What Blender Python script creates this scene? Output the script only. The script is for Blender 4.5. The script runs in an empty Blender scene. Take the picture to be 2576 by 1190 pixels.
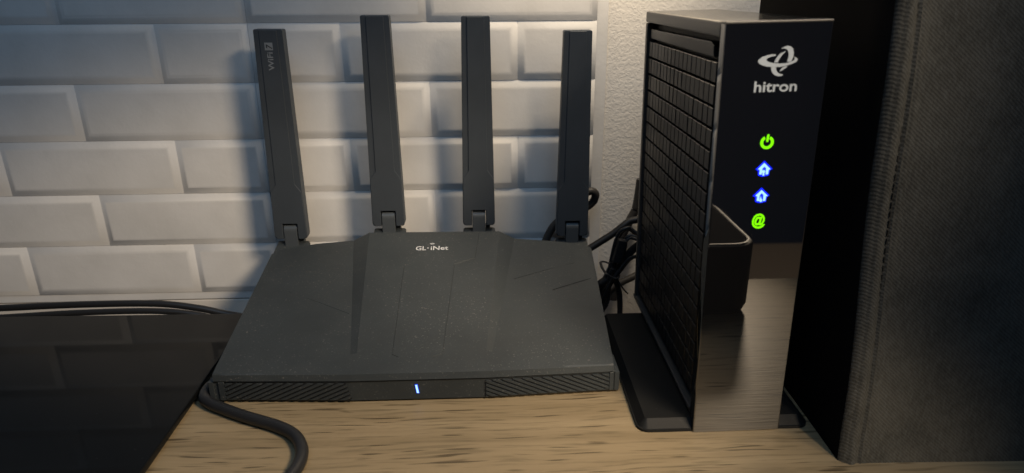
import bpy, bmesh, math, random
from mathutils import Matrix, Vector
random.seed(7)
S = bpy.context.scene
COL = S.collection
R = math.radians

# ------------------------------------------------------------------ camera
th, yaw, roll = R(20.3), R(2.1), R(.35)
F = Vector((math.sin(yaw)*math.cos(th), math.cos(yaw)*math.cos(th), -math.sin(th)))
R0 = Vector((math.cos(yaw), -math.sin(yaw), 0)); D0 = F.cross(R0)
RT = R0*math.cos(roll) + D0*math.sin(roll)
DN = D0*math.cos(roll) - R0*math.sin(roll)
cd = bpy.data.cameras.new('camera'); cam = bpy.data.objects.new('camera', cd); COL.objects.link(cam)
m = Matrix.Identity(4)
for i in range(3):
    m[i][0], m[i][1], m[i][2] = RT[i], -DN[i], -F[i]
m[0][3], m[1][3], m[2][3] = 0, 0, .2325
cam.matrix_world = m
cd.sensor_width = 36; cd.sensor_fit = 'HORIZONTAL'; cd.lens = 36*1685/2576
cd.clip_start = .01; cd.clip_end = 50
cd.dof.use_dof = True; cd.dof.focus_distance = .44; cd.dof.aperture_fstop = 10.5
S.camera = cam

# ------------------------------------------------------------------ world, lamps, exposure
W = bpy.data.worlds.new('World'); S.world = W; W.use_nodes = True
bg = W.node_tree.nodes['Background']
bg.inputs[0].default_value = (.30, .52, 1.0, 1); bg.inputs[1].default_value = .014

def lamp(name, kind, loc, target, energy, color, **k):
    d = bpy.data.lights.new(name, kind); d.energy = energy; d.color = color
    for a, v in k.items(): setattr(d, a, v)
    o = bpy.data.objects.new(name, d); COL.objects.link(o); o.location = loc
    if target is not None:
        o.rotation_euler = (Vector(target) - Vector(loc)).to_track_quat('-Z', 'Y').to_euler()
    return o
WARM = (1.0, .80, .57)
for lx, ly in ((.345, .04), (.30, -.01)):
    lamp('desk_lamp', 'SPOT', (lx, ly, .50), (-.17+(lx-.32)*.6, .40, -.060), 10.8, WARM, spot_size=R(42), spot_blend=.5, shadow_soft_size=.058)
lamp('low_added_spot', 'SPOT', (.30, -.12, .205), (.168, .205, 0), 6.3, WARM, spot_size=R(33), spot_blend=.8, shadow_soft_size=.02)  # added low spot without a known fixture, lights the desk the modem mirrors
lamp('shelf_strip_lamp', 'AREA', (.08, .50, .325), (.08, .54, .313), .42, (1, .80, .56), shape='RECTANGLE', size=.28, size_y=.012)
lamp('wall_fill_spot', 'SPOT', (.14, .42, .50), (.03, .54, .05), 4.7, (1, .81, .58), spot_size=R(54), spot_blend=1, shadow_soft_size=.02)  # added spot that brightens the plain wall and right panel, no fixture behind it
lamp('blue_fill_light', 'AREA', (-.02, -.25, 1.15), (-.05, .5, .1), 3.9, (.46, .70, 1.0), shape='RECTANGLE', size=.9, size_y=.7)  # added soft blue fill from above, its source unseen
lamp('floor_fill_spot', 'SPOT', (.9, -1.3, .6), (.9, -1.5, -.72), 26, (1, .8, .58), spot_size=R(120), spot_blend=.5, shadow_soft_size=.05)  # added spot behind the camera, brightens the floor mirrored in the modem
S.view_settings.view_transform = 'Standard'; S.view_settings.look = 'None'
S.view_settings.exposure = 0; S.view_settings.gamma = 1
S.cycles.use_denoising = True
S.cycles.caustics_reflective = False; S.cycles.blur_glossy = .5; S.cycles.sample_clamp_indirect = 3
S.cycles.max_bounces = 8

# ------------------------------------------------------------------ materials
def mat(name, col, rough=.5, ior=1.45, spec=.5, emis=None, es=0, metal=0):
    M = bpy.data.materials.new(name); M.use_nodes = True
    b = M.node_tree.nodes['Principled BSDF']
    b.inputs['Base Color'].default_value = (*col, 1); b.inputs['Roughness'].default_value = rough
    b.inputs['IOR'].default_value = ior; b.inputs['Specular IOR Level'].default_value = spec
    b.inputs['Metallic'].default_value = metal
    if emis:
        b.inputs['Emission Color'].default_value = (*emis, 1); b.inputs['Emission Strength'].default_value = es
    return M
class N:
    def __init__(s, M):
        s.t = M.node_tree; s.b = s.t.nodes['Principled BSDF']
    def n(s, typ, **k):
        x = s.t.nodes.new(typ)
        for a, v in k.items():
            if a in x.inputs: x.inputs[a].default_value = v
            else: setattr(x, a, v)
        return x
    def l(s, a, b): s.t.links.new(a, b)
    def coord(s, scale, kind='Object', rot=(0,0,0)):
        c = s.n('ShaderNodeTexCoord'); mp = s.n('ShaderNodeMapping')
        mp.inputs['Scale'].default_value = scale; mp.inputs['Rotation'].default_value = rot
        s.l(c.outputs[kind], mp.inputs[0]); return mp.outputs[0]
    def noise(s, vec, scale=1, detail=4, rough=.55, dist=0):
        x = s.n('ShaderNodeTexNoise'); x.inputs['Scale'].default_value = scale; x.inputs['Detail'].default_value = detail
        x.inputs['Roughness'].default_value = rough; x.inputs['Distortion'].default_value = dist
        s.l(vec, x.inputs['Vector']); return x.outputs['Fac']
    def ramp(s, fac, stops):
        x = s.n('ShaderNodeValToRGB'); e = x.color_ramp.elements
        while len(e) < len(stops): e.new(.5)
        for q, (p, c) in zip(e, stops):
            q.position = p; q.color = (*c, 1) if len(c) == 3 else c
        s.l(fac, x.inputs[0]); return x.outputs[0]
    def mix(s, fac, a, b, mode='MIX'):
        x = s.n('ShaderNodeMix', data_type='RGBA', blend_type=mode)
        if isinstance(fac, (int, float)): x.inputs[0].default_value = fac
        else: s.l(fac, x.inputs[0])
        for i, v in ((6, a), (7, b)):
            if isinstance(v, tuple): x.inputs[i].default_value = (*v, 1)
            else: s.l(v, x.inputs[i])
        return x.outputs[2]
    def bump(s, h, strength=.3, dist=.001):
        x = s.n('ShaderNodeBump'); x.inputs['Strength'].default_value = strength; x.inputs['Distance'].default_value = dist
        s.l(h, x.inputs['Height']); s.l(x.outputs[0], s.b.inputs['Normal'])

g3 = lambda v: (v, v, v)
# oak
M_oak = mat('oak', (.4, .27, .15), .42, spec=.35); n = N(M_oak)
warp = n.noise(n.coord((5, 14, 5)), 1, 3)
c0 = n.n('ShaderNodeTexCoord'); cmb = n.n('ShaderNodeVectorMath', operation='MULTIPLY_ADD')
wv = n.n('ShaderNodeCombineXYZ'); n.l(warp, wv.inputs[1])
cmb.inputs[1].default_value = (0, .016, 0); n.l(wv.outputs[0], cmb.inputs[0]); n.l(c0.outputs['Object'], cmb.inputs[2])
def wmap(sc):
    mp = n.n('ShaderNodeMapping'); mp.inputs['Scale'].default_value = sc; n.l(cmb.outputs[0], mp.inputs[0]); return mp.outputs[0]
broad = n.noise(wmap((3, 75, 3)), 1, 5, .65)
fine = n.noise(wmap((24, 420, 24)), 1, 3, .6)
pore = n.noise(wmap((26, 430, 26)), 1, 1, .5)
colr = n.ramp(broad, [(.25, (.180, .136, .078)), (.5, (.240, .184, .110)), (.75, (.29, .226, .138))])
colr = n.mix(n.ramp(fine, [(.36, g3(.55)), (.48, g3(0))]), colr, (.105, .082, .048))
colr = n.mix(n.ramp(pore, [(.31, g3(.85)), (.37, g3(0))]), colr, (.055, .040, .022))
knot = n.n('ShaderNodeTexVoronoi'); knot.inputs['Scale'].default_value = 1
n.l(n.coord((7, 14, 7)), knot.inputs['Vector'])
colr = n.mix(n.ramp(knot.outputs['Distance'], [(.02, g3(.75)), (.07, g3(0))]), colr, (.06, .042, .022))
n.l(colr, n.b.inputs['Base Color']); n.bump(fine, .25, .0006)
# foam brick
M_foam = mat('white_foam', (.72, .71, .69), .62, spec=.35); n = N(M_foam)
v = n.coord((1, 1, 1), 'Object')
a = n.noise(v, 420, 5, .6); b = n.noise(v, 60, 3)
n.l(n.ramp(n.noise(v, 22, 4), [(.3, (.66, .65, .63)), (.7, (.76, .75, .735))]), n.b.inputs['Base Color'])
mm = n.n('ShaderNodeMath', operation='MULTIPLY_ADD'); n.l(b, mm.inputs[0]); mm.inputs[1].default_value = 2.5; n.l(a, mm.inputs[2])
n.bump(mm.outputs[0], .17, .0005)
# orange-peel painted wall
M_wall = mat('textured_paint', (.74, .71, .66), .7, spec=.3); n = N(M_wall)
v = n.coord((1, 1, 1))
a = n.noise(v, 400, 3, .5, .5); b = n.noise(v, 900, 2)
r = n.ramp(a, [(.42, g3(0)), (.6, g3(1))])
mm = n.n('ShaderNodeMath', operation='MULTIPLY_ADD'); n.l(b, mm.inputs[0]); mm.inputs[1].default_value = .25; n.l(r, mm.inputs[2])
n.bump(mm.outputs[0], .20, .0009)
M_smooth = mat('smooth_paint', (.72, .68, .62), .6, spec=.3)
# router plastic with dust
def dusty(name, base, rough, amt=1.0):
    M = mat(name, base, rough, spec=.45); n = N(M); v = n.coord((1, 1, 1))
    sp = n.ramp(n.noise(v, 760, 2, .5), [(.645, g3(0)), (.70, g3(.55*amt))])
    sp2 = n.ramp(n.noise(v, 1900, 2, .6), [(.63, g3(0)), (.72, g3(.34*amt))])
    patch = n.ramp(n.noise(v, 26, 3), [(.36, g3(.15)), (.62, g3(1))])
    x = n.mix(1.0, sp, sp2, 'ADD'); x = n.mix(1.0, x, patch, 'MULTIPLY')
    film = n.ramp(n.noise(v, 14, 4, .6), [(.3, base), (.75, tuple(q*1.45 for q in base))])
    n.l(n.mix(x, film, (.16, .155, .14)), n.b.inputs['Base Color'])
    n.bump(n.noise(v, 2600, 2), .05, .0002)
    n.l(n.ramp(n.noise(v, 40, 3), [(.3, g3(rough-.06)), (.7, g3(rough+.08))]), n.b.inputs['Roughness'])
    return M
M_router = dusty('router_plastic', (.024, .029, .032), .52)
M_ant = dusty('antenna_plastic', (.038, .046, .056), .50, .12)
M_hinge = mat('hinge_plastic', (.062, .072, .082), .42)
M_slot = mat('slot_black', (.006, .006, .007), .7)
M_gloss = mat('piano_black', (.004, .0042, .005), .035, ior=2.6); n = N(M_gloss)
v = n.coord((1, 1, 1))
n.l(n.ramp(n.noise(v, 1500, 2, .5), [(.74, (.004, .0042, .005)), (.80, (.045, .045, .043))]), n.b.inputs['Base Color'])
n.l(n.ramp(n.noise(v, 18, 4), [(.35, g3(.012)), (.75, g3(.035))]), n.b.inputs['Roughness'])
M_frame = mat('satin_black', (.042, .042, .043), .38, ior=1.5)
M_top = mat('glossy_top', (.012, .012, .012), .16, ior=1.7)
M_bar = mat('grille_black', (.009, .010, .0125), .36, ior=1.5, spec=.35)
M_core = mat('core_black', (.004, .004, .005), .6)
M_stand = mat('stand_black', (.008, .0085, .009), .5, spec=.15); n = N(M_stand)
v = n.coord((1, 1, 1))
n.l(n.ramp(n.noise(v, 1200, 2), [(.68, (.010, .0105, .011)), (.78, (.05, .05, .047))]), n.b.inputs['Base Color'])
M_glass = mat('black_glass', (.006, .0068, .0075), .06, ior=1.22); n = N(M_glass)
v = n.coord((1, 1, 1))
n.l(n.ramp(n.noise(n.coord((300, 900, 300)), 1, 2), [(.72, (.006, .0065, .007)), (.82, (.035, .036, .036))]), n.b.inputs['Base Color'])
n.l(n.ramp(n.noise(v, 60, 4), [(.3, g3(.035)), (.75, g3(.075))]), n.b.inputs['Roughness'])
M_cable = mat('cable_rubber', (.016, .0165, .018), .40, spec=.5)
M_cable2 = mat('cable_grey', (.035, .033, .032), .5)
M_white = mat('print_white', (.62, .63, .65), .5)
M_print = mat('print_silver', (.30, .345, .40), .5)
M_grey = mat('print_grey', (.20, .22, .24), .5)
M_navy = mat('print_gap', (.03, .033, .037), .5)
M_rim = mat('grey_rim', (.20, .195, .185), .5)
M_floor = mat('floor_brown', (.30, .25, .20), .7)
M_green = mat('green_led', (.02, .05, .0), .4, emis=(.22, 1, .0), es=1.15)
M_blue = mat('blue_led', (.0, .01, .05), .4, emis=(.30, .55, 1), es=1.7)
M_halo = mat('blue_halo', (.0, .0, .03), .4, emis=(.0, .01, 1), es=1.7)
M_led = mat('status_led', (.1, .1, .2), .4, emis=(.33, .60, 1), es=1.7)
M_ledh = mat('status_halo', (.0, .0, .05), .4, emis=(.01, .07, 1), es=.9)
# fabric
M_fab = mat('dark_fabric', (.03, .029, .027), .92, spec=.15); n = N(M_fab)
vA = n.coord((1, 1, 1)); 
wx = n.n('ShaderNodeTexWave', bands_direction='DIAGONAL'); wx.inputs['Scale'].default_value = 300; wx.inputs['Distortion'].default_value = 2.2; wx.inputs['Detail Scale'].default_value = 3
n.l(vA, wx.inputs['Vector'])
mot = n.noise(vA, 45, 4, .6); thr = n.noise(n.coord((900, 900, 250)), 1, 2)
cc = n.ramp(mot, [(.3, (.036, .036, .033)), (.72, (.064, .063, .057))])
cc = n.mix(n.ramp(wx.outputs['Fac'], [(.2, g3(.30)), (.7, g3(0))]), cc, (.012, .0125, .0125))
cc = n.mix(n.ramp(thr, [(.4, g3(0)), (.75, g3(.5))]), cc, (.080, .083, .080))
n.l(cc, n.b.inputs['Base Color'])
mm = n.n('ShaderNodeMath', operation='MULTIPLY_ADD'); n.l(thr, mm.inputs[0]); mm.inputs[1].default_value = .8; n.l(wx.outputs['Fac'], mm.inputs[2])
n.bump(mm.outputs[0], .28, .0005)
M_fab_shade = mat('shaded_fabric', (.0045, .0047, .0055), .95, spec=.08)  # darker copy of the bin fabric, the left side's shade put into its colour
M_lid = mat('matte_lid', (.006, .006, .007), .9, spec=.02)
M_thread = mat('stitch_thread', (.012, .012, .011), .9)

# ------------------------------------------------------------------ geometry helpers
def link(name, me, M, parent=None, smooth=None):
    o = bpy.data.objects.new(name, me); COL.objects.link(o)
    if M is not None: me.materials.append(M)
    if parent is not None: o.parent = parent
    if smooth is not None:
        for p in me.polygons: p.use_smooth = True
        try: me.set_sharp_from_angle(angle=R(smooth))
        except Exception: pass
        if name not in ('cord', 'tie', 'tie_tail', 'bin_shell', 'brick') and 'cable' not in name and 'cord' not in name:
            w_ = o.modifiers.new('weighted_normal', 'WEIGHTED_NORMAL'); w_.keep_sharp = True; w_.weight = 100
    return o
def from_bm(name, bm, M, parent=None, smooth=35):
    bmesh.ops.recalc_face_normals(bm, faces=bm.faces)
    me = bpy.data.meshes.new(name); bm.to_mesh(me); bm.free()
    return link(name, me, M, parent, smooth)
def box_bm(x0, x1, y0, y1, z0, z1, bev=0, seg=2, bm=None):
    t = bmesh.new()
    bmesh.ops.create_cube(t, size=1)
    for v in t.verts:
        v.co = ((x0+x1)/2 + v.co.x*(x1-x0), (y0+y1)/2 + v.co.y*(y1-y0), (z0+z1)/2 + v.co.z*(z1-z0))
    if bev: bmesh.ops.bevel(t, geom=t.edges[:], offset=bev, segments=seg, affect='EDGES', profile=.5)
    if bm is None: return t
    tmp = bpy.data.meshes.new('tmp'); t.to_mesh(tmp); t.free(); bm.from_mesh(tmp); bpy.data.meshes.remove(tmp); return bm
def prism_bm(pts, fn0, fn1, bev=0, seg=2, bm=None):
    """polygon pts (2d) swept between the maps fn0 and fn1 -> 3d"""
    t = bmesh.new()
    A = [t.verts.new(fn0(*p)) for p in pts]; B = [t.verts.new(fn1(*p)) for p in pts]
    t.faces.new(A); t.faces.new(B[::-1])
    for i in range(len(pts)):
        j = (i+1) % len(pts); t.faces.new((A[i], B[i], B[j], A[j]))
    bmesh.ops.recalc_face_normals(t, faces=t.faces)
    if bev:
        bmesh.ops.bevel(t, geom=t.edges[:], offset=bev, segments=seg, affect='EDGES', profile=.5)
    big = [f for f in t.faces if len(f.verts) > 4]
    if big: bmesh.ops.triangulate(t, faces=big)
    if bm is None: return t
    tmp = bpy.data.meshes.new('tmp'); t.to_mesh(tmp); t.free(); bm.from_mesh(tmp); bpy.data.meshes.remove(tmp); return bm
def spline(pts, n=8):
    P = [Vector(p) for p in pts]; out = []
    for i in range(len(P)-1):
        p0 = P[max(i-1, 0)]; p1 = P[i]; p2 = P[i+1]; p3 = P[min(i+2, len(P)-1)]
        for k in range(n):
            t = k/n
            out.append(.5*((2*p1) + (p2-p0)*t + (2*p0-5*p1+4*p2-p3)*t*t + (3*p1-p0-3*p2+p3)*t**3))
    out.append(P[-1]); return out
def tube_bm(pts, r, seg=12, n=8, bm=None, flat=1.0):
    bm = bm or bmesh.new(); P = spline(pts, n); rings = []
    up = Vector((0, 0, 1))
    for i, p in enumerate(P):
        d = (P[min(i+1, len(P)-1)] - P[max(i-1, 0)]).normalized()
        if abs(d.dot(up)) > .95: u = d.cross(Vector((0, 1, 0))).normalized()
        else: u = d.cross(up).normalized()
        if rings and u.dot(lastu) < 0: u = -u
        lastu = u; w = d.cross(u).normalized()
        rings.append([bm.verts.new(p + u*math.cos(2*math.pi*k/seg)*r + w*math.sin(2*math.pi*k/seg)*r*flat) for k in range(seg)])
    for a, b in zip(rings, rings[1:]):
        for k in range(seg): bm.faces.new((a[k], a[(k+1) % seg], b[(k+1) % seg], b[k]))
    bm.faces.new(rings[0][::-1]); bm.faces.new(rings[-1])
    return bm
def empty(name, loc=(0, 0, 0), rot=(0, 0, 0)):
    o = bpy.data.objects.new(name, None); COL.objects.link(o); o.location = loc; o.rotation_euler = rot
    o.empty_display_size = .02; return o
def tag(o, label, cat, group=None):
    o['label'] = label; o['category'] = cat
    if group: o['group'] = group
    return o
def struct(o): o['kind'] = 'structure'; return o
def text_mesh(name, s, size, M, matrix, parent, bold=0, shear=0, width=None):
    cu = bpy.data.curves.new(name, 'FONT'); cu.body = s; cu.size = size; cu.offset = bold; cu.shear = shear
    cu.extrude = .00004; cu.resolution_u = 4
    t = bpy.data.objects.new(name, cu); COL.objects.link(t)
    bpy.context.view_layer.update()
    me = bpy.data.meshes.new_from_object(t.evaluated_get(bpy.context.evaluated_depsgraph_get()))
    bpy.data.objects.remove(t)
    if width:
        xs = [v.co.x for v in me.vertices]; k = width/(max(xs)-min(xs)); x0 = min(xs)
        for v in me.vertices: v.co.x = (v.co.x-x0)*k
    me.transform(matrix); me.materials.clear()
    return link(name, me, M, parent)
FACE = lambda x, y, z: Matrix.Translation((x, y, z)) @ Matrix.Rotation(R(90), 4, 'X')      # onto a plane facing -y

# ================================================================== setting
o = struct(from_bm('wall', box_bm(-1.2, 1.0, .544, .60, -.72, 1.1), M_wall, None, None))
o = struct(from_bm('floor', box_bm(-2.0, 2.6, -1.82, .60, -.76, -.72), M_floor, None, None))
# oak desk, pulled a hand's width off the wall
desk = from_bm('desk', box_bm(-.95, .75, .102, .4485, -.025, 0, .0012), M_oak, None)
tag(desk, 'light oak desk top with long horizontal grain under all the devices', 'desk')
# ------------------------------------------------------------------ brick panels
VY, FY = .540, .5362
def brick_mesh(x0, x1, z0, z1):
    bm = bmesh.new(); rings = []
    for ins, dep in ((0, 0), (.0005, .0003), (.0038, .0020), (.0048, .00245), (.0058, .0027), (.0070, .00275)):
        rings.append([bm.verts.new((x, VY-dep, z)) for x, z in ((x0+ins, z0+ins), (x1-ins, z0+ins), (x1-ins, z1-ins), (x0+ins, z1-ins))])
    for a, b in zip(rings, rings[1:]):
        for k in range(4): bm.faces.new((a[k], a[(k+1) % 4], b[(k+1) % 4], b[k]))
    bm.faces.new(rings[-1])
    return bm
rows = [-.0133 + .0445*k for k in range(9)]
def panel(label, x0, x1, flange, ja, jb):
    p = empty('brick_panel', ((x0+x1)/2, VY+.004, rows[0]))
    tag(p, label, 'wall panel', 'white foam brick panels on the wall')
    inv = Matrix.Translation(-p.location)
    def add(nm, bm, M, sm):
        bm.transform(inv); return from_bm(nm, bm, M, p, sm)
    xe = x1
    add('backing_sheet', box_bm(x0+.0003, x1+flange, VY+.0004, VY+.0042, rows[0]-.0072, rows[-1], .0008, 2), M_foam, 30)
    for k in range(8):
        xs = [x0+.0002] + (ja if k % 2 == 0 else jb) + [xe]
        for a, b in zip(xs, xs[1:]):
            j = random.uniform(-.0004, .0004)
            bm = brick_mesh(a, b, rows[k]+.0001, rows[k+1]-.0001)
            for v in bm.verts:
                if v.co.y < VY-.0022: v.co.y += j
            add('brick', bm, M_foam, 50)
    return p
panel('white foam brick panel left of the thin vertical seam', -.5955, -.1805, 0, [-.526, -.3882, -.2503], [-.4577, -.3193])
panel('white foam brick panel right of the seam, behind the antennas', -.1805, .0866, .0090, [-.1108, .0250], [-.0447])
strip = from_bm('baseboard_strip', box_bm(-.70, .086, .5405, .5435, -.075, -.0215, .0008), M_smooth, None)
tag(strip, 'smooth off-white strip along the wall just below the brick panels', 'wall trim')

# ================================================================== black glass slab at left
sl = empty('glass_slab', (-.33, .30, 0))
tag(sl, 'flat black glossy slab lying on the desk left of the router', 'slab')
def slab_xy(x, y): return (x+.33, y-.30)
out = [(-.1765, .2495), (-.1785, .4570), (-.78, .4690), (-.78, .2495-.012)]
bmS = prism_bm([slab_xy(*p) for p in out], lambda x, y: (x, y, .0018), lambda x, y: (x, y, .0064), .0012, 2)
from_bm('glass_top', bmS, M_glass, sl)
bmS = prism_bm([slab_xy(*p) for p in [(-.1815, .2545), (-.1835, .4515), (-.77, .4615), (-.77, .2450)]], lambda x, y: (x, y, .0), lambda x, y: (x, y, .0020))
from_bm('base_plate', bmS, M_core, sl)

# ================================================================== router
rt = empty('wireless_router', (-.044, .345, 0))
tag(rt, 'dark grey wedge-shaped wireless router with four upright antennas', 'router')
RI = Matrix.Translation((.044, -.345, 0))
def radd(nm, bm, M, sm=30, parent=None):
    bm.transform(RI); return from_bm(nm, bm, M, parent or rt, sm)
bm = bmesh.new()
V = lambda *c: bm.verts.new(c)
YR = .490
rear = [(-.1662, .482, .0432), (-.1625, .4885, .0440), (-.1345, YR, .0480), (-.1047, YR, .0503), (-.092, YR, .0566), (.0083, YR, .0556), (.0198, YR, .0494), (.0513, YR, .0465), (.0755, .4885, .0440), (.0792, .482, .0432)]
fx = [-.1648, -.160, -.1345, -.0842, -.0812, -.0042, -.0012, .0440, .0700, .0738]
front = [(x, .3495, .0200) for x in fx]
nst = 10
grid = []
for i in range(nst+1):
    t = i/nst; row = []
    for k in range(10):
        a = Vector(front[k]); b = Vector(rear[k]); p = a.lerp(b, t)
        # the wings sag a little between front and rear, the centre plateau stays straight
        if k in (3, 6): p.z -= .0006*math.sin(math.pi*t)
        row.append(bm.verts.new(p))
    grid.append(row)
for i in range(nst):
    for k in range(9): bm.faces.new((grid[i][k], grid[i][k+1], grid[i+1][k+1], grid[i+1][k]))
# bezel band under the front edge (chevron)
chev = lambda x, e, c: e + (c-e)*max(0, min(1, 1-max(0, abs(x+.0435)-.040)/.08))
mid = [V(x, chev(x, .3492, .3462), .0193) for x in fx]
mid2 = [V(x, chev(x, .3485, .3448), .0156) for x in fx]
bot = [V(x*1.0, chev(x, .3500, .3462), .0150) for x in fx]
for r0, r1 in ((grid[0], mid), (mid, mid2), (mid2, bot)):
    for k in range(9): bm.faces.new((r0[k+1], r0[k], r1[k], r1[k+1]))
# skirts: sides, rear, bottom
def skirt(v): return bm.verts.new((v.co.x*1.0, v.co.y, .0150))
ls = [g[0] for g in grid]; rs = [g[-1] for g in grid]; re = grid[-1]
lb = [bot[0]] + [skirt(v) for v in ls[1:]]; rb = [bot[-1]] + [skirt(v) for v in rs[1:]]
bm.faces.new((grid[0][0], ls[1], lb[1], lb[0], mid2[0], mid[0])); bm.faces.new((grid[0][-1], mid[-1], mid2[-1], rb[0], rb[1], rs[1]))
for i in range(1, nst):
    bm.faces.new((ls[i], ls[i+1], lb[i+1], lb[i])); bm.faces.new((rs[i+1], rs[i], rb[i], rb[i+1]))
eb = [lb[-1]] + [skirt(v) for v in re[1:-1]] + [rb[-1]]
for k in range(9): bm.faces.new((re[k], re[k+1], eb[k+1], eb[k]))
bm.faces.new(bot + rb[1:-1] + eb[::-1] + lb[1:-1][::-1])
radd('top_cover', bm, M_router, 8)
# lower body
low = [(-.1672, .3500), (-.0830, .3458), (-.0040, .3458), (.0765, .3500), (.0780, .480), (-.1662, .480)]
bm = prism_bm(low, lambda x, y: (x, y, .0012), lambda x, y: (x, y, .0149), .0007, 2)
radd('lower_body', bm, M_router, 25)
for fx_, fy_ in ((-.155, .372), (.066, .372), (-.155, .44), (.066, .44)):
    radd('rubber_foot', box_bm(fx_-.006, fx_+.006, fy_-.006, fy_+.006, 0, .0013, .0004), M_slot)
# front grilles: dark recess plate + slanted slats
def clip(poly, nx, nz, d):
    o_ = []
    for i in range(len(poly)):
        a, b = poly[i], poly[(i+1) % len(poly)]; da = a[0]*nx+a[1]*nz-d; db = b[0]*nx+b[1]*nz-d
        if da <= 0: o_.append(a)
        if da*db < 0: t = da/(da-db); o_.append((a[0]+(b[0]-a[0])*t, a[1]+(b[1]-a[1])*t))
    return o_
def yfront(x): return chev(x, .3500, .3458) if False else (.3458 + (.3500-.3458)*max(0, ((-.0830-x)/(.1672-.0830)) if x < -.083 else ((x+.004)/(.0765+.004) if x > -.004 else 0)))
for side in (-1, 1):
    if side < 0: quad = [(-.1585, .0030), (-.0836, .0026), (-.0864, .0137), (-.1585, .0137)]
    else: quad = [(-.0034, .0026), (.0712, .0030), (.0712, .0137), (-.0034, .0137)]
    gr = radd('vent_recess', prism_bm(quad, lambda x, z: (x, yfront(x)-.0002, z), lambda x, z: (x, yfront(x)+.0006, z)), M_slot, 20)
    ang = R(25); ca, sa = math.cos(ang), math.sin(ang)
    nx, nz = (-sa, ca) if side < 0 else (sa, ca)
    pitch = .00255
    vals = [p[0]*nx+p[1]*nz for p in quad]
    d = min(vals) - .001
    while d < max(vals):
        P = clip(quad, nx, nz, d+.00145); P = clip(P, -nx, -nz, -d) if len(P) > 2 else P
        if len(P) > 2:
            s_ = radd('slat', prism_bm(P, lambda x, z: (x, yfront(x)-.0013, z), lambda x, z: (x, yfront(x)-.0002, z)), M_router, 20, None)
            s_.parent = gr
        d += pitch
    # raised rim round the grille
    xa, xb = (-.1625, -.1588) if side < 0 else (.0714, .0738)
    radd('vent_rim', prism_bm([(xa, .0020), (xb, .0020), (xb, .0146), (xa, .0146)], lambda x, z: (x, yfront(x)-.0010, z), lambda x, z: (x, yfront(x)+.001, z), .0003, 1), M_router)
radd('end_cap', box_bm(.0746, .0776, .3492, .370, .0016, .0146, .0005), M_router)
radd('end_cap', box_bm(-.1684, -.1652, .3492, .370, .0016, .0146, .0005), M_router)
# status light
bm = prism_bm([(-.0459, .0118), (-.0441, .0118), (-.0433, .0057), (-.0451, .0057)], lambda x, z: (x, .3455, z), lambda x, z: (x, .3463, z)); radd('status_halo', bm, M_ledh)
bm = prism_bm([(-.04555, .0115), (-.04445, .0115), (-.04365, .0061), (-.04475, .0061)], lambda x, z: (x, .3452, z), lambda x, z: (x, .3462, z)); radd('status_light', bm, M_led)
# fine ridges of the cover
def zc(y): return .0200 + (.0561-.0200)*(y-.3495)/(YR-.3495)
def zcov(x, y):       # height of the faceted cover
    t = (y-.3495)/(YR-.3495)
    st_ = [(fx[k]+(rear[k][0]-fx[k])*t, .0200+(rear[k][2]-.0200)*t - (.0006*math.sin(math.pi*t) if k in (3, 6) else 0)) for k in range(10)]
    for (xa, za), (xb, zb) in zip(st_, st_[1:]):
        if xa <= x <= xb: return za+(zb-za)*(x-xa)/max(1e-9, xb-xa)
    return st_[0][1] if x < st_[0][0] else st_[-1][1]
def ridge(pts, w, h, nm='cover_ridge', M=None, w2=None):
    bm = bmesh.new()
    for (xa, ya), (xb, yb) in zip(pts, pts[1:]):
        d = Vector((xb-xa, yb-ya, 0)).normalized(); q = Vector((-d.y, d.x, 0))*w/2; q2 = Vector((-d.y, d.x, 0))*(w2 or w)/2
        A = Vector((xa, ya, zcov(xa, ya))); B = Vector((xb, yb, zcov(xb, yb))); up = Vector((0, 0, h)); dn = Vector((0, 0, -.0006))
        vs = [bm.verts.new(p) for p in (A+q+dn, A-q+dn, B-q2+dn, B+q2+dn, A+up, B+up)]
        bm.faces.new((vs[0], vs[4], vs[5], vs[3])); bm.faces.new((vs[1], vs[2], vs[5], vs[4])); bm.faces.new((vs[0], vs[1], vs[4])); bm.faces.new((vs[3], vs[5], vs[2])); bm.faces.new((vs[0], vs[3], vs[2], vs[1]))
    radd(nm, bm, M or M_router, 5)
ridge([(-.0615, .4474), (-.0605, .3617)], .0006, .0002, 'groove_facet_shade', M_slot)
ridge([(-.0605, .3617), (-.0563, .3593)], .0007, .0003)
ridge([(-.0076, .4880), (-.0106, .4565)], .0006, .0002, 'groove_facet_shade', M_slot)
ridge([(-.0106, .4565), (-.0254, .4494)], .0010, .0006)
ridge([(-.0254, .4494), (-.0298, .3613)], .0006, .0002, 'groove_facet_shade', M_slot)
ridge([(-.0298, .3613), (-.0357, .3586)], .0009, .0005)
ridge([(.0172, .4383), (.0400, .4494), (.0632, .4608)], .0006, .0002, 'groove_facet_shade', M_slot)
ridge([(.0632, .4608), (.0645, .4750)], .0006, .0002)
ridge([(.0440, .4257), (.0590, .4337), (.0729, .4411)], .0020, .00035, 'groove_facet_shade', M_slot, .0007)  # dark wedge laid on top, painting the shade of a folded facet
ridge([(-.1398, .4295), (-.1150, .4152), (-.0935, .4028)], .0020, .0003)
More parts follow.
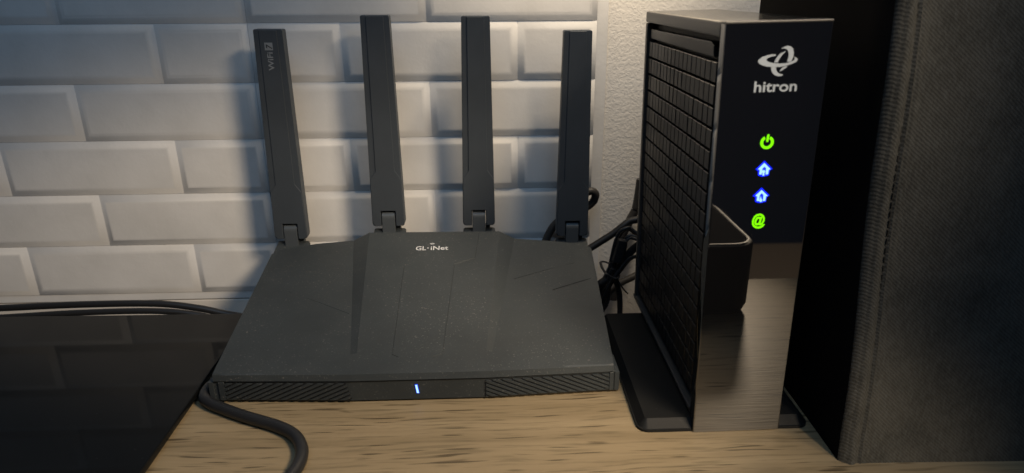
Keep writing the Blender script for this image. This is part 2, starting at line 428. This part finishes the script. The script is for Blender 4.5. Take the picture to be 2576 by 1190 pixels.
# maker's lettering
sl_ = math.atan2(.0361, YR-.3495)
TOPM = lambda x, y: RI @ Matrix.Translation((x, y, zc(y)+.00012)) @ Matrix.Rotation(sl_, 4, 'X')
text_mesh('lettering', 'GL', .0070, M_white, TOPM(-.0547, .4668), rt, .00004, width=.0076)
text_mesh('lettering', '·', .0075, M_white, TOPM(-.0463, .4668), rt, .0002, width=.0011)
text_mesh('lettering', 'iNet', .0070, M_white, TOPM(-.0436, .4668), rt, .00004, width=.0130)
bm = bmesh.new()
for rr, w in ((.0010, .0005), (.0020, .0005)):
    pts = [(math.cos(R(a_))*(rr+w), math.sin(R(a_))*(rr+w)) for a_ in range(40, 141, 12)] + [(math.cos(R(a_))*rr, math.sin(R(a_))*rr) for a_ in range(140, 39, -12)]
    prism_bm(pts, lambda x, y: (x, y, 0), lambda x, y: (x, y, .00005), 0, bm=bm)
bm.transform(Matrix.Translation((-.0429, .4729, zc(.4729)+.00012)) @ Matrix.Rotation(sl_, 4, 'X')); radd('wifi_mark', bm, M_white, 20)

# antennas -------------------------------------------------------------------
def antenna(xb, zb, ht, tilt, lettered=False):
    """xb, zb: middle of the lower edge of the front face"""
    a = empty('antenna', (xb+.044, .503-.345, zb), (0, tilt, 0)); a.parent = rt
    wt, wb, T = .0206, .0256, .0100
    hw = lambda z: (wb + (wt-wb)*z/ht)/2
    nw = .0056
    def outline(inset):
        pts = []
        i = inset
        pts += [(-hw(0)+.0022+i, i), (-nw-i, i), (-nw-i, .0125+i), (nw+i, .0125+i), (nw+i, i), (hw(0)-.0022-i, i), (hw(.0005)-.0006-i, .0008+i), (hw(.0025)-i, .0028+i)]
        pts += [(hw(ht)-i, ht-.0008-i), (hw(ht)-.0008-i, ht-i), (-hw(ht)+.0008+i, ht-i), (-hw(ht)+i, ht-.0008-i), (-hw(.0025)+i, .0028+i), (-hw(.0005)+.0006+i, .0008+i)]
        return pts
    b = prism_bm(outline(0), lambda x, z: (x, .0007, z), lambda x, z: (x, T, z), .0004, 2)
    shell = from_bm('antenna_shell', b, M_ant, a, 30)
    # raised centre plate that widens to full width at the foot
    k1, k2 = .0450, .0385
    pl = [(-hw(0)+.0025, .0004), (-nw-.0004, .0004), (-nw-.0004, .0129), (nw+.0004, .0129), (nw+.0004, .0004), (hw(0)-.0025, .0004),
          (hw(.003)-.0004, .0030), (hw(k2)-.0004, k2), (hw(k1)*.60, k1), (hw(ht)*.60, ht-.0006), (-hw(ht)*.60, ht-.0006), (-hw(k1)*.60, k1), (-hw(k2)+.0004, k2), (-hw(.003)+.0004, .0030)]
    b = prism_bm(pl, lambda x, z: (x, 0, z), lambda x, z: (x, .0009, z), .00018, 1)
    from_bm('face_plate', b, M_ant, a, 25)
    # swivel hinge: barrel in the notch, arm down to the foot
    prof = []
    for q in range(0, 181, 20): prof.append((.0050-.0048*math.cos(R(q-0)), .0070+.0048*math.sin(R(q))))
    prof = [(-.0002, -.0115)] + [(.0050-.0050*math.cos(R(q)), .0068+.0050*math.sin(R(q))) for q in range(0, 181, 20)] + [(.0095, -.0115)]
    b = prism_bm(prof, lambda y, z: (-.0051, y, z), lambda y, z: (.0051, y, z), .0003, 1)
    h = from_bm('hinge', b, M_hinge, a, 40)
    b = box_bm(.0052, .0088, .004, .0095, -.0115, -.001, .0004); from_bm('hinge_pin', b, M_router, h)
    b = box_bm(-.0128, .0128, -.0128, .0085, -.0105, -.0038, .0018, 2)
    for v in b.verts: v.co.z += (v.co.y-.0085)*.23 if v.co.y < .0 else 0
    from_bm('hinge_base', b, M_router, a)
    if lettered:
        a['label'] = 'antenna with grey WiFi 7 lettering near its tip'
        TX = lambda x, z: Matrix.Translation((x, -.00008, z)) @ Matrix.Rotation(R(90), 4, 'X') @ Matrix.Rotation(R(90), 4, 'Z')
        text_mesh('lettering', 'WiFi', .0056, M_grey, TX(.0020, .1305), a, .00008, width=.0128)
        q = prism_bm([(-.0031, .1447), (.0026, .1447), (.0026, .1500), (-.0031, .1500)], lambda x, z: (x, -.00006, z), lambda x, z: (x, .0001, z)); from_bm('number_badge', q, M_grey, a)
        text_mesh('number', '7', .0058, M_navy, Matrix.Translation((.0020, -.00014, .1456)) @ Matrix.Rotation(R(90), 4, 'X') @ Matrix.Rotation(R(90), 4, 'Z'), a, .00012, shear=.25, width=.0034)
    return a
antenna(-.1565, .0474, .1591, R(-.55)*0 + .012, True)
antenna(-.0790, .0567, .1588, .0035)
antenna(-.0077, .0560, .1585, .006)
antenna(.0668, .0456, .1584, .004)

# ================================================================== modem
md = empty('cable_modem', (.1355, .308, 0), (0, -.0185, 0))
tag(md, 'glossy black upright cable modem with green and blue lights on its front', 'modem')
HW, DP, HT = .0244, .158, .2190
b = box_bm(-HW, HW, 0, .0075, .0005, HT-.0014)
bmesh.ops.bevel(b, geom=[e for e in b.edges if abs(e.verts[0].co.z-e.verts[1].co.z) > .1], offset=.0009, segments=2, affect='EDGES', profile=.5)
from_bm('front_panel', b, M_gloss, md)
from_bm('top_lip', box_bm(-HW, HW, -.0001, .0077, HT-.0014, HT-.0003, .0004, 2), M_frame, md)
from_bm('top_frame', box_bm(-HW+.0003, HW-.0003, .0078, DP, .2115, HT-.0006, .0010, 2), M_frame, md)
from_bm('top_plate', box_bm(-HW+.0016, HW-.0012, .0080, DP-.001, HT-.0012, HT-.0004, .0002, 1), M_top, md)
from_bm('rear_frame', box_bm(-HW+.0003, HW-.0003, DP-.005, DP, .0100, .2112, .0008, 2), M_frame, md)
from_bm('bottom_frame', box_bm(-HW+.0003, HW-.0003, .0078, DP, .0078, .0098, .0006, 2), M_frame, md)
from_bm('core', box_bm(-.0178, HW-.0006, .0080, DP-.0055, .0100, .2110), M_core, md)
# fine vent ribs across the top
for k in range(22):
    y = .030 + k*.0056
    from_bm('vent_rib', box_bm(-HW+.0045, HW-.003, y, y+.0049, HT-.0008, HT-.00037), M_top, md)
# grille: rows of upright bars
bmb = box_bm(-.0022, .0022, -.0032, .0032, -.0047, .0047, .0003, 1)
bmesh.ops.recalc_face_normals(bmb, faces=bmb.faces)
bar_me = bpy.data.meshes.new('grille_bar'); bmb.to_mesh(bar_me); bmb.free(); bar_me.materials.append(M_bar)
NC, NR_ = 17, 17
for r_ in range(NR_):
    for c_ in range(NC):
        o = bpy.data.objects.new('grille_bar', bar_me); COL.objects.link(o); o.parent = md
        o.location = (-.0203 + random.uniform(-.00012, .00012), .0180 + c_*(DP-.0285)/(NC-1), .1948 - r_*.0108)
        o.rotation_euler = (0, random.uniform(-.006, .006), random.uniform(-.022, .022))
        o.scale = (1, (DP-.0285)/(NC-1)/.0069, 1)
b = prism_bm([(.020, .2015), (.150, .2015), (.150, .2075), (.026, .2085), (.021, .2070)], lambda y, z: (-.0222, y, z), lambda y, z: (-.0178, y, z), .0006, 2)
from_bm('vent_rail', b, M_bar, md)
from_bm('side_rail', box_bm(-HW-.0004, -.0200, .0078, DP, .0100, .0122, .0005, 1), M_frame, md)
# stand
st = empty('stand', (0, 0, 0), (0, .0185, 0)); st.parent = md
b = bmesh.new()
oz = [(.0000, 0), (.0016, 0), (.0018, .0007), (.0062, .0046)]
xl, xr, yf, yb = -.0545, .0425, .0012, .1395
rg = []
for z, ins in oz:
    P = []
    for cx_, cy_, sx, sy in ((xl, yf, 1, 1), (xr, yf, -1, 1), (xr, yb, -1, -1), (xl, yb, 1, -1)):
        r0 = .006
        cx, cy = cx_+sx*(r0), cy_+sy*(r0)
        a0 = {(1, 1): 180, (-1, 1): 270, (-1, -1): 0, (1, -1): 90}[(sx, sy)]
        for q in range(0, 91, 18):
            rr = max(r0-ins, .0012) if True else r0
            P.append(b.verts.new((cx + sx*(ins-(r0-rr))*1 + rr*math.cos(R(a0+q)), cy + sy*(ins-(r0-rr)) + rr*math.sin(R(a0+q)), z)))
    rg.append(P)
for A, B in zip(rg, rg[1:]):
    for k in range(len(A)): b.faces.new((A[k], A[(k+1) % len(A)], B[(k+1) % len(A)], B[k]))
b.faces.new(rg[0][::-1]); b.faces.new(rg[-1])
from_bm('stand_plate', b, M_stand, st, 30)
# front print and lights
FY_ = -.00005
def flat(nm, pts, M, y0=-.00012, parent=None):
    return from_bm(nm, prism_bm(pts, lambda x, z: (x, y0, z), lambda x, z: (x, .0001, z)), M, parent or md, 20)
LG = dict(
 ring=[(-0.00036,0.20396),(-0.00197,0.20408),(-0.00432,0.20374),(-0.00663,0.20299),(-0.00811,0.20188),(-0.00837,0.20099),(-0.00766,0.20007),(-0.00597,0.19925),(-0.00377,0.19867),(-0.00079,0.19841),(0.00215,0.19843),(0.00452,0.19877),(0.00711,0.19952),(0.00914,0.20037),(0.00982,0.20138),(0.00946,0.20215),(0.00805,0.20270),(0.00857,0.20179),(0.00824,0.20116),(0.00673,0.20044),(0.00438,0.19999),(0.00171,0.19988),(-0.00072,0.20013),(-0.00291,0.20058),(-0.00432,0.20126),(-0.00460,0.20191),(-0.00392,0.20253),(-0.00239,0.20312),(-0.00043,0.20345)],
 top=[(0.00174,0.20652),(0.00298,0.20724),(0.00453,0.20763),(0.00602,0.20734),(0.00706,0.20642),(0.00765,0.20488),(0.00771,0.20335),(0.00746,0.20208),(0.00698,0.20063),(0.00498,0.20060),(0.00535,0.20188),(0.00551,0.20341),(0.00508,0.20521),(0.00431,0.20612),(0.00306,0.20658)],
 mid=[(-0.00088,0.20050),(-0.00038,0.20179),(0.00052,0.20330),(0.00172,0.20441),(0.00374,0.20530),(0.00378,0.20499),(0.00246,0.20375),(0.00168,0.20250),(0.00102,0.20124),(0.00086,0.20044)],
 bot=[(-0.00201,0.19840),(0.00028,0.19832),(0.00048,0.19713),(0.00108,0.19608),(0.00210,0.19540),(0.00403,0.19495),(0.00316,0.19433),(0.00183,0.19424),(0.00017,0.19468),(-0.00118,0.19588),(-0.00186,0.19720)],
 tail=[(0.00206,0.19644),(0.00278,0.19758),(0.00374,0.19840),(0.00558,0.19868),(0.00464,0.19779),(0.00340,0.19692),(0.00238,0.19643)])
bm = bmesh.new()
for v_ in LG.values(): prism_bm(v_, lambda x, z: (x, -.00012, z), lambda x, z: (x, .0001, z), bm=bm)
from_bm('emblem', bm, M_print, md, 20)
text_mesh('lettering', 'hitron', .0068, M_print, FACE(-.0090, -.00012, .1874), md, .00012, width=.0200)
def ringpts(cx, cz, r1, r0, a0, a1, st_=10):
    A = [R(a0 + (a1-a0)*k/24) for k in range(25)]
    return [(cx+r1*math.cos(a), cz+r1*math.sin(a)) for a in A] + [(cx+r0*math.cos(a), cz+r0*math.sin(a)) for a in A[::-1]]
def lighticon(label, polys, M, y0=-.00015):
    b = bmesh.new()
    for p in polys: prism_bm(p, lambda x, z: (x, y0, z), lambda x, z: (x, .0001, z), bm=b)
    o = from_bm('indicator_light', b, M, md, 20); o['label'] = label; return o
lighticon('green power symbol light', [ringpts(-.0001, .1636, .0032, .0019, 118, 422), [(-.0003, .1674), (.0007, .1674), (.0004, .1639), (-.0006, .1639)]], M_green)
h1 = [(-0.00323,0.15063),(-0.00034,0.15365),(0.00304,0.15051),(0.00215,0.15021),(0.00206,0.14810),(0.00093,0.14791),(0.00078,0.15096),(-0.00015,0.15192),(-0.00099,0.15079),(-0.00106,0.14798),(-0.00227,0.14802),(-0.00219,0.15036)]
h2 = [(-0.00306,0.13735),(-0.00019,0.14022),(0.00313,0.13712),(0.00226,0.13691),(0.00217,0.13475),(0.00107,0.13454),(0.00092,0.13768),(-0.00002,0.13858),(-0.00088,0.13751),(-0.00095,0.13462),(-0.00208,0.13466),(-0.00209,0.13707)]
def circ(cx, cz, r): return [(cx+r*math.cos(k*math.pi/6), cz+r*math.sin(k*math.pi/6)) for k in range(12)]
def hull(cx, cz): return [(-.0042+cx, cz+.0001), (-.0002+cx, cz+.0042), (.0041+cx, cz+.0001), (.0027+cx, cz-.0006), (.0026+cx, cz-.0030), (.0010+cx, cz-.0034), (-.0008+cx, cz-.0036), (-.0027+cx, cz-.0029), (-.0028+cx, cz-.0006)]
for cz, hh, key, lb_ in ((.1505, h1, [circ(-.00024, .14936, .00080), [(-.0006, .1492), (.0001, .1492), (.0003, .1474), (-.0006, .1474)]], 'blue house symbol light with arrow, upper of the two'),
                    (.1372, h2, [circ(-.0001, .13490, .00080), [(-.0006, .1353), (.0002, .1353), (-.0001, .1368), (-.0004, .1368)]], 'blue house symbol light with arrow, lower of the two')):
    L_ = lighticon(lb_, [hh] + key, M_blue, -.0002)
    flat('light_halo', hull(-.0001, cz), M_halo, -.0001, L_)
o = text_mesh('indicator_light', '@', .0078, M_green, FACE(-.0033, -.00015, .1222), md, .00022, width=.0066); o['label'] = 'green at-sign light'

# ================================================================== fabric bin
bn = empty('fabric_bin', (.32, .279, 0))
tag(bn, 'dark grey fabric storage bin with stitched hems right of the modem', 'bin')
HB = .275
def binx(u, z):     # left/right edge splay
    return .1800 - .004*z if u == 0 else .47 + .01*z
def biny(z): return .279 + .095*z
NX, NZ = 90, 70
b = bmesh.new(); G = []
zs = sorted(set([HB*k/NZ for k in range(NZ+1)]))
def fold(d):        # relief of the hem beside an edge: rounded edge, ridge, stitched groove
    if d < .004: return .0030*(1-d/.004)**2
    r = -.0007 if d < .0112 else 0
    r += .0010*math.exp(-((d-.0090)/.0011)**2) - .0005*math.exp(-((d-.0058)/.0016)**2) - .0004*math.exp(-((d-.0125)/.0015)**2)
    return r
rnd = random.Random(3)
ph = [rnd.uniform(0, 6) for _ in range(6)]
for z in zs:
    row = []
    xl_, xr_ = binx(0, z), binx(1, z)
    for k in range(NX+1):
        t = (k/NX)
        d = (xr_-xl_)*(t if k > 24 else t)
        d = .0007*k if k <= 30 else .021 + (xr_-xl_-.021)*(k-30)/(NX-30)
        y = biny(z) + fold(d) - .004*math.sin(math.pi*min(1, d/(xr_-xl_)))*math.sin(math.pi*min(1, z/HB+.1)) + .0012*math.sin(60*d+ph[0]+9*z)*math.sin(31*z+ph[1]) + .0008*math.sin(23*d+40*z+ph[2])
        if z < .02: y += fold(max(z, .0041))*.7
        row.append(b.verts.new((xl_+d + (.0018 if z < .004 else 0)*0, y, z)))
    G.append(row)
for i in range(len(zs)-1):
    for k in range(NX): b.faces.new((G[i][k], G[i][k+1], G[i+1][k+1], G[i+1][k]))
# left side, back, right side, open top with inner walls
Lb = []
for i, z in enumerate(zs):
    xl_ = binx(0, z); xr_ = binx(1, z); row = []
    for k in range(1, 9):
        t = k/8; row.append(b.verts.new((xl_ + .0020*t + .0006*math.sin(3*t+8*z), .003 + biny(z) + (.455-biny(z))*t, z)))
    row.append(b.verts.new((xr_, .457, z))); Lb.append(row)
for i in range(len(zs)-1):
    a0 = [G[i][0]] + Lb[i] + [G[i][-1]]; a1 = [G[i+1][0]] + Lb[i+1] + [G[i+1][-1]]
    for k in range(len(a0)-1): b.faces.new((a0[k+1], a0[k], a1[k], a1[k+1]))
b.faces.new([v for v in G[0]] + [v for v in Lb[0][::-1]])
for v in b.verts: v.co.x -= .32; v.co.y -= .279
shell = from_bm('bin_shell', b, M_fab, bn, 50)
shell.data.materials.append(M_fab_shade)
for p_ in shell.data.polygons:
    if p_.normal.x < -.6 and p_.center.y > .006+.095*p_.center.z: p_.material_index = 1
# rim and inner lining
xl_, xr_ = binx(0, HB)-.32, binx(1, HB)-.32
b = bmesh.new()
ry = biny(HB)-.279
o1 = [(xl_-.0005, ry-.0045), (xr_+.0005, ry-.0045), (xr_+.0005, .1785), (xl_+.0015, .1785)]
i1 = [(xl_+.005, ry+.0025), (xr_-.004, ry+.0025), (xr_-.004, .173), (xl_+.007, .173)]
vo = [b.verts.new((x, y, HB-.004)) for x, y in o1]; vo2 = [b.verts.new((x, y, HB+.003)) for x, y in o1]
vi2 = [b.verts.new((x, y, HB+.003)) for x, y in i1]; vi = [b.verts.new((x, y, .012)) for x, y in i1]
for A, B in ((vo, vo2), (vo2, vi2), (vi2, vi)):
    for k in range(4): b.faces.new((A[k], A[(k+1) % 4], B[(k+1) % 4], B[k]))
b.faces.new(vi)
from_bm('lining', b, M_fab, bn, 30)
# stitching along the left hem and the bottom hem
b = bmesh.new(); z = .012
while z < HB-.004:
    x = binx(0, z) + .0091; yy_ = .0006 + biny(z)-.279 - .004*math.sin(math.pi*.03)*math.sin(math.pi*min(1, z/HB+.1))
    box_bm(x-.0003-.32, x+.0003-.32, yy_-.0006, yy_+.0006, z, z+.0026, 0, 1, b); z += .0044
st_ = from_bm('stitching', b, M_thread, bn, 30); st_['kind'] = 'stuff'

# ================================================================== cables
def cable(nm, pts, r, label, cat='cable', M=M_cable, seg=12, flat=1.0, group=None):
    o = from_bm(nm, tube_bm(pts, r, seg, 8, flat=flat), M, None, 60); return tag(o, label, cat, group)
cable('power_cable', [(-.140, .405, .0046), (-.158, .385, .0046), (-.1715, .364, .0046), (-.1722, .3500, .0042), (-.1655, .3430, .0040), (-.1560, .3375, .0037), (-.1450, .3315, .0036), (-.1340, .3262, .0036), (-.1200, .3195, .0036), (-.1085, .3110, .0036), (-.1015, .2990, .0036), (-.1000, .2870, .0036), (-.1025, .2750, .0036), (-.108, .262, .0036), (-.114, .245, .0036)], .0034,
      'thick black cable curving out from the router over bare oak in front', seg=16)
cable('wall_cable', [(-.60, .492, -.005), (-.46, .492, -.0030), (-.3848, .490, -.0008), (-.3235, .489, .0012), (-.2652, .489, .0006), (-.2319, .489, -.0042), (-.2048, .489, -.0112), (-.150, .490, -.022), (-.09, .49, -.032)], .0027,
      'black cable humped along the wall behind the glossy slab, upper strand', group='cables behind the slab')
cable('wall_cable', [(-.60, .484, -.010), (-.46, .483, -.0072), (-.3848, .482, -.0052), (-.3235, .482, -.0026), (-.2652, .482, -.0024), (-.2319, .482, -.0062), (-.2048, .482, -.0140), (-.150, .483, -.026), (-.09, .48, -.038)], .0024,
      'thinner black cable below the humped one behind the glossy slab', group='cables behind the slab')
cable('network_cable', [(.030, .512, .002), (.0736, .500, .0300), (.0814, .500, .0362), (.0980, .500, .0473), (.1072, .500, .0548), (.1139, .500, .0590), (.128, .495, .062), (.136, .485, .062), (.136, .47, .062)], .0029,
      'straight black cable slanting up from router to the modem back')
cable('looped_cable', [(.0460, .5240, .0300), (.0517, .5260, .0425), (.0580, .5270, .0500), (.0680, .528, .0570), (.0800, .528, .0610), (.0868, .5275, .0668), (.0882, .526, .0735), (.0845, .525, .0765), (.0800, .525, .0745), (.074, .525, .066), (.068, .525, .052), (.06, .523, .04)], .0033,
      'dark cable looping out from behind the rightmost antenna', M=M_cable2)
cable('wall_cable', [(.1255, .528, .085), (.1233, .528, .0619), (.1189, .528, .0507), (.1157, .528, .0431), (.1125, .528, .0355), (.1107, .527, .0278), (.108, .525, .010), (.106, .52, -.02)], .0036,
      'brownish cable hanging down the plain wall behind the tied cords', M=M_cable2)
cable('low_cable', [(.085, .522, -.018), (.0998, .520, -.0113), (.1049, .520, -.0085), (.1128, .520, -.0035), (.1207, .520, .0004), (.1272, .520, .0034), (.14, .515, .008)], .0030,
      'dark brown cable running low behind the tied bundle towards the modem', M=M_cable2)
cb = empty('cable_bundle', (.095, .482, -.02))
tag(cb, 'bundle of thin black cords tied in the middle, between router and modem', 'cable bundle')
def cord(pts, r, nm='cord', M=M_cable, flat=1.0):
    bm = tube_bm(pts, r, 10, 8, flat=flat); bm.transform(Matrix.Translation((-.095, -.482, .02))); return from_bm(nm, bm, M, cb, 60)
cord([(0.1192,.480,0.0500),(0.1109,0.4850,0.0571),(0.1068,0.4850,0.0583),(0.1016,0.4850,0.0552),(0.0986,0.4850,0.0485),(0.0964,0.4850,0.0370),(0.0943,0.4850,0.0238),(0.0914,0.4850,0.0120),(0.0884,0.4850,0.0015),(.084,.486,-.012)], .0013)
cord([(0.1194,.485,0.0470),(0.1115,0.4900,0.0543),(0.1077,0.4900,0.0551),(0.1041,0.4900,0.0523),(0.1010,0.4900,0.0451),(0.0992,0.4900,0.0342),(0.0974,0.4900,0.0201),(0.0938,0.4900,0.0081),(0.0907,0.4900,-0.0025),(.087,.49,-.016)], .0013)
cord([(0.1181,.476,0.0500),(0.1101,0.4800,0.0538),(0.1068,0.4800,0.0527),(0.1047,0.4800,0.0492),(0.1037,0.4800,0.0410),(0.1013,0.4800,0.0302),(0.0977,0.4800,0.0200),(0.0934,0.4800,0.0082),(0.0905,0.4800,-0.0038),(.088,.48,-.016)], .0014)
cord([(0.1155,.474,0.0515),(0.1092,0.4790,0.0522),(0.1060,0.4790,0.0500),(0.1048,0.4780,0.0440),(0.1030,0.4780,0.0350),(0.0990,0.4790,0.0240),(0.0950,0.4790,0.0150),(0.0925,.479,.0050),(.0900,.479,-.010)], .0013)
cord([(0.1209,0.480,0.0500),(0.1113,0.4850,0.0389),(0.1057,0.4850,0.0295),(0.0992,0.4850,0.0208),(0.0926,0.4850,0.0149),(0.0859,0.4850,0.0098),(.080,.486,.004)], .0032)
cord([(.1010, .4840, .0420), (.0985, .4840, .0330), (.0955, .4850, .0230), (.0915, .4860, .0130), (.0865, .4870, .0030), (.082, .487, -.008)], .0030)
cord([(0.1166,0.466,0.0430),(0.1075,0.4710,0.0385),(0.0988,0.4710,0.0272),(0.0926,0.4710,0.0172),(0.0885,0.4720,0.0041),(0.0861,0.4720,-0.0033),(.084,.473,-.014)], .0012)
cord([(0.1180,0.468,0.0415),(0.1090,0.4730,0.0375),(0.1005,0.4730,0.0262),(0.0945,0.4730,0.0165),(0.0905,0.4740,0.0041),(0.0878,0.4740,-0.0043),(.086,.474,-.014)], .0012)
cord([(0.0940,0.4810,0.0310),(0.0956,0.4800,0.0245),(0.0986,0.4800,0.0155),(0.1015,0.4800,0.0050),(0.1028,0.4800,-0.0072),(0.1029,0.4800,-0.0200)], .0012)
cord([(0.0960,0.4810,0.0310),(0.0978,0.4800,0.0245),(0.1008,0.4800,0.0155),(0.1037,0.4800,0.0050),(0.1049,0.4800,-0.0072),(0.1050,0.4800,-0.0200)], .0012)
cord([(0.0955,.476,.0280),(0.0938,0.4770,0.0210),(0.0935,0.4770,0.0121),(0.0936,0.4770,0.0046),(0.0922,0.4770,-0.0029),(0.0895,0.4770,-0.0080),(.087,.477,-.016)], .0018)
bm = box_bm(-.0032, .0032, -.003, .003, 0, .019, .001, 2)
bm.transform(Matrix.Translation((.0982, .476, .0335)) @ Matrix.Rotation(R(12), 4, 'Y')); bm.transform(Matrix.Translation((-.095, -.482, .02))); from_bm('plug', bm, M_cable, cb)
cord([(.0872, .478, .0290), (.0885, .4675, .0283), (.0912, .4665, .0265), (.0946, .4662, .0246), (.0986, .4675, .0240), (.1005, .478, .0238), (.0990, .489, .0245), (.0935, .493, .0265), (.0885, .489, .0285), (.0872, .478, .0290)], .0011, 'tie', flat=.6)
cord([(.0975, .468, .0240), (.1002, .4675, .0187), (.1038, .4675, .0135), (.1067, .4675, .0105)], .0006, 'tie_tail')

# ================================================================== the box the modem mirrors
bx = empty('speaker_box', (.10, .12, 0))
tag(bx, 'black rounded box with pale rim, mirrored in the lower modem front', 'box')
def rrect(x0, x1, y0, y1, r_):
    P = []
    for cx, cy, a0 in ((x1-r_, y1-r_, 0), (x0+r_, y1-r_, 90), (x0+r_, y0+r_, 180), (x1-r_, y0+r_, 270)):
        P += [(cx+r_*math.cos(R(a0+q)), cy+r_*math.sin(R(a0+q))) for q in range(0, 91, 15)]
    return P
def prof_box(levels, M, nm):
    b = bmesh.new(); rg = []
    for z, ins in levels: rg.append([b.verts.new((x, y, z)) for x, y in rrect(-.08+ins, .0965-ins, -.055+ins, .0520-ins, .018-min(ins, .012))])
    for A, B in zip(rg, rg[1:]):
        for k in range(len(A)): b.faces.new((A[k], A[(k+1) % len(A)], B[(k+1) % len(A)], B[k]))
    b.faces.new(rg[0][::-1]); b.faces.new(rg[-1]); return from_bm(nm, b, M, bx, 40)
prof_box([(0, .006), (.003, .002), (.008, .0), (.0545, 0), (.0568, .0010), (.0576, .0028)], M_stand, 'case')
prof_box([(.0570, .0026), (.0581, .0030), (.0581, .0042), (.0572, .0046)], M_rim, 'rim')
prof_box([(.0572, .0046), (.0578, .0050)], M_lid, 'lid')
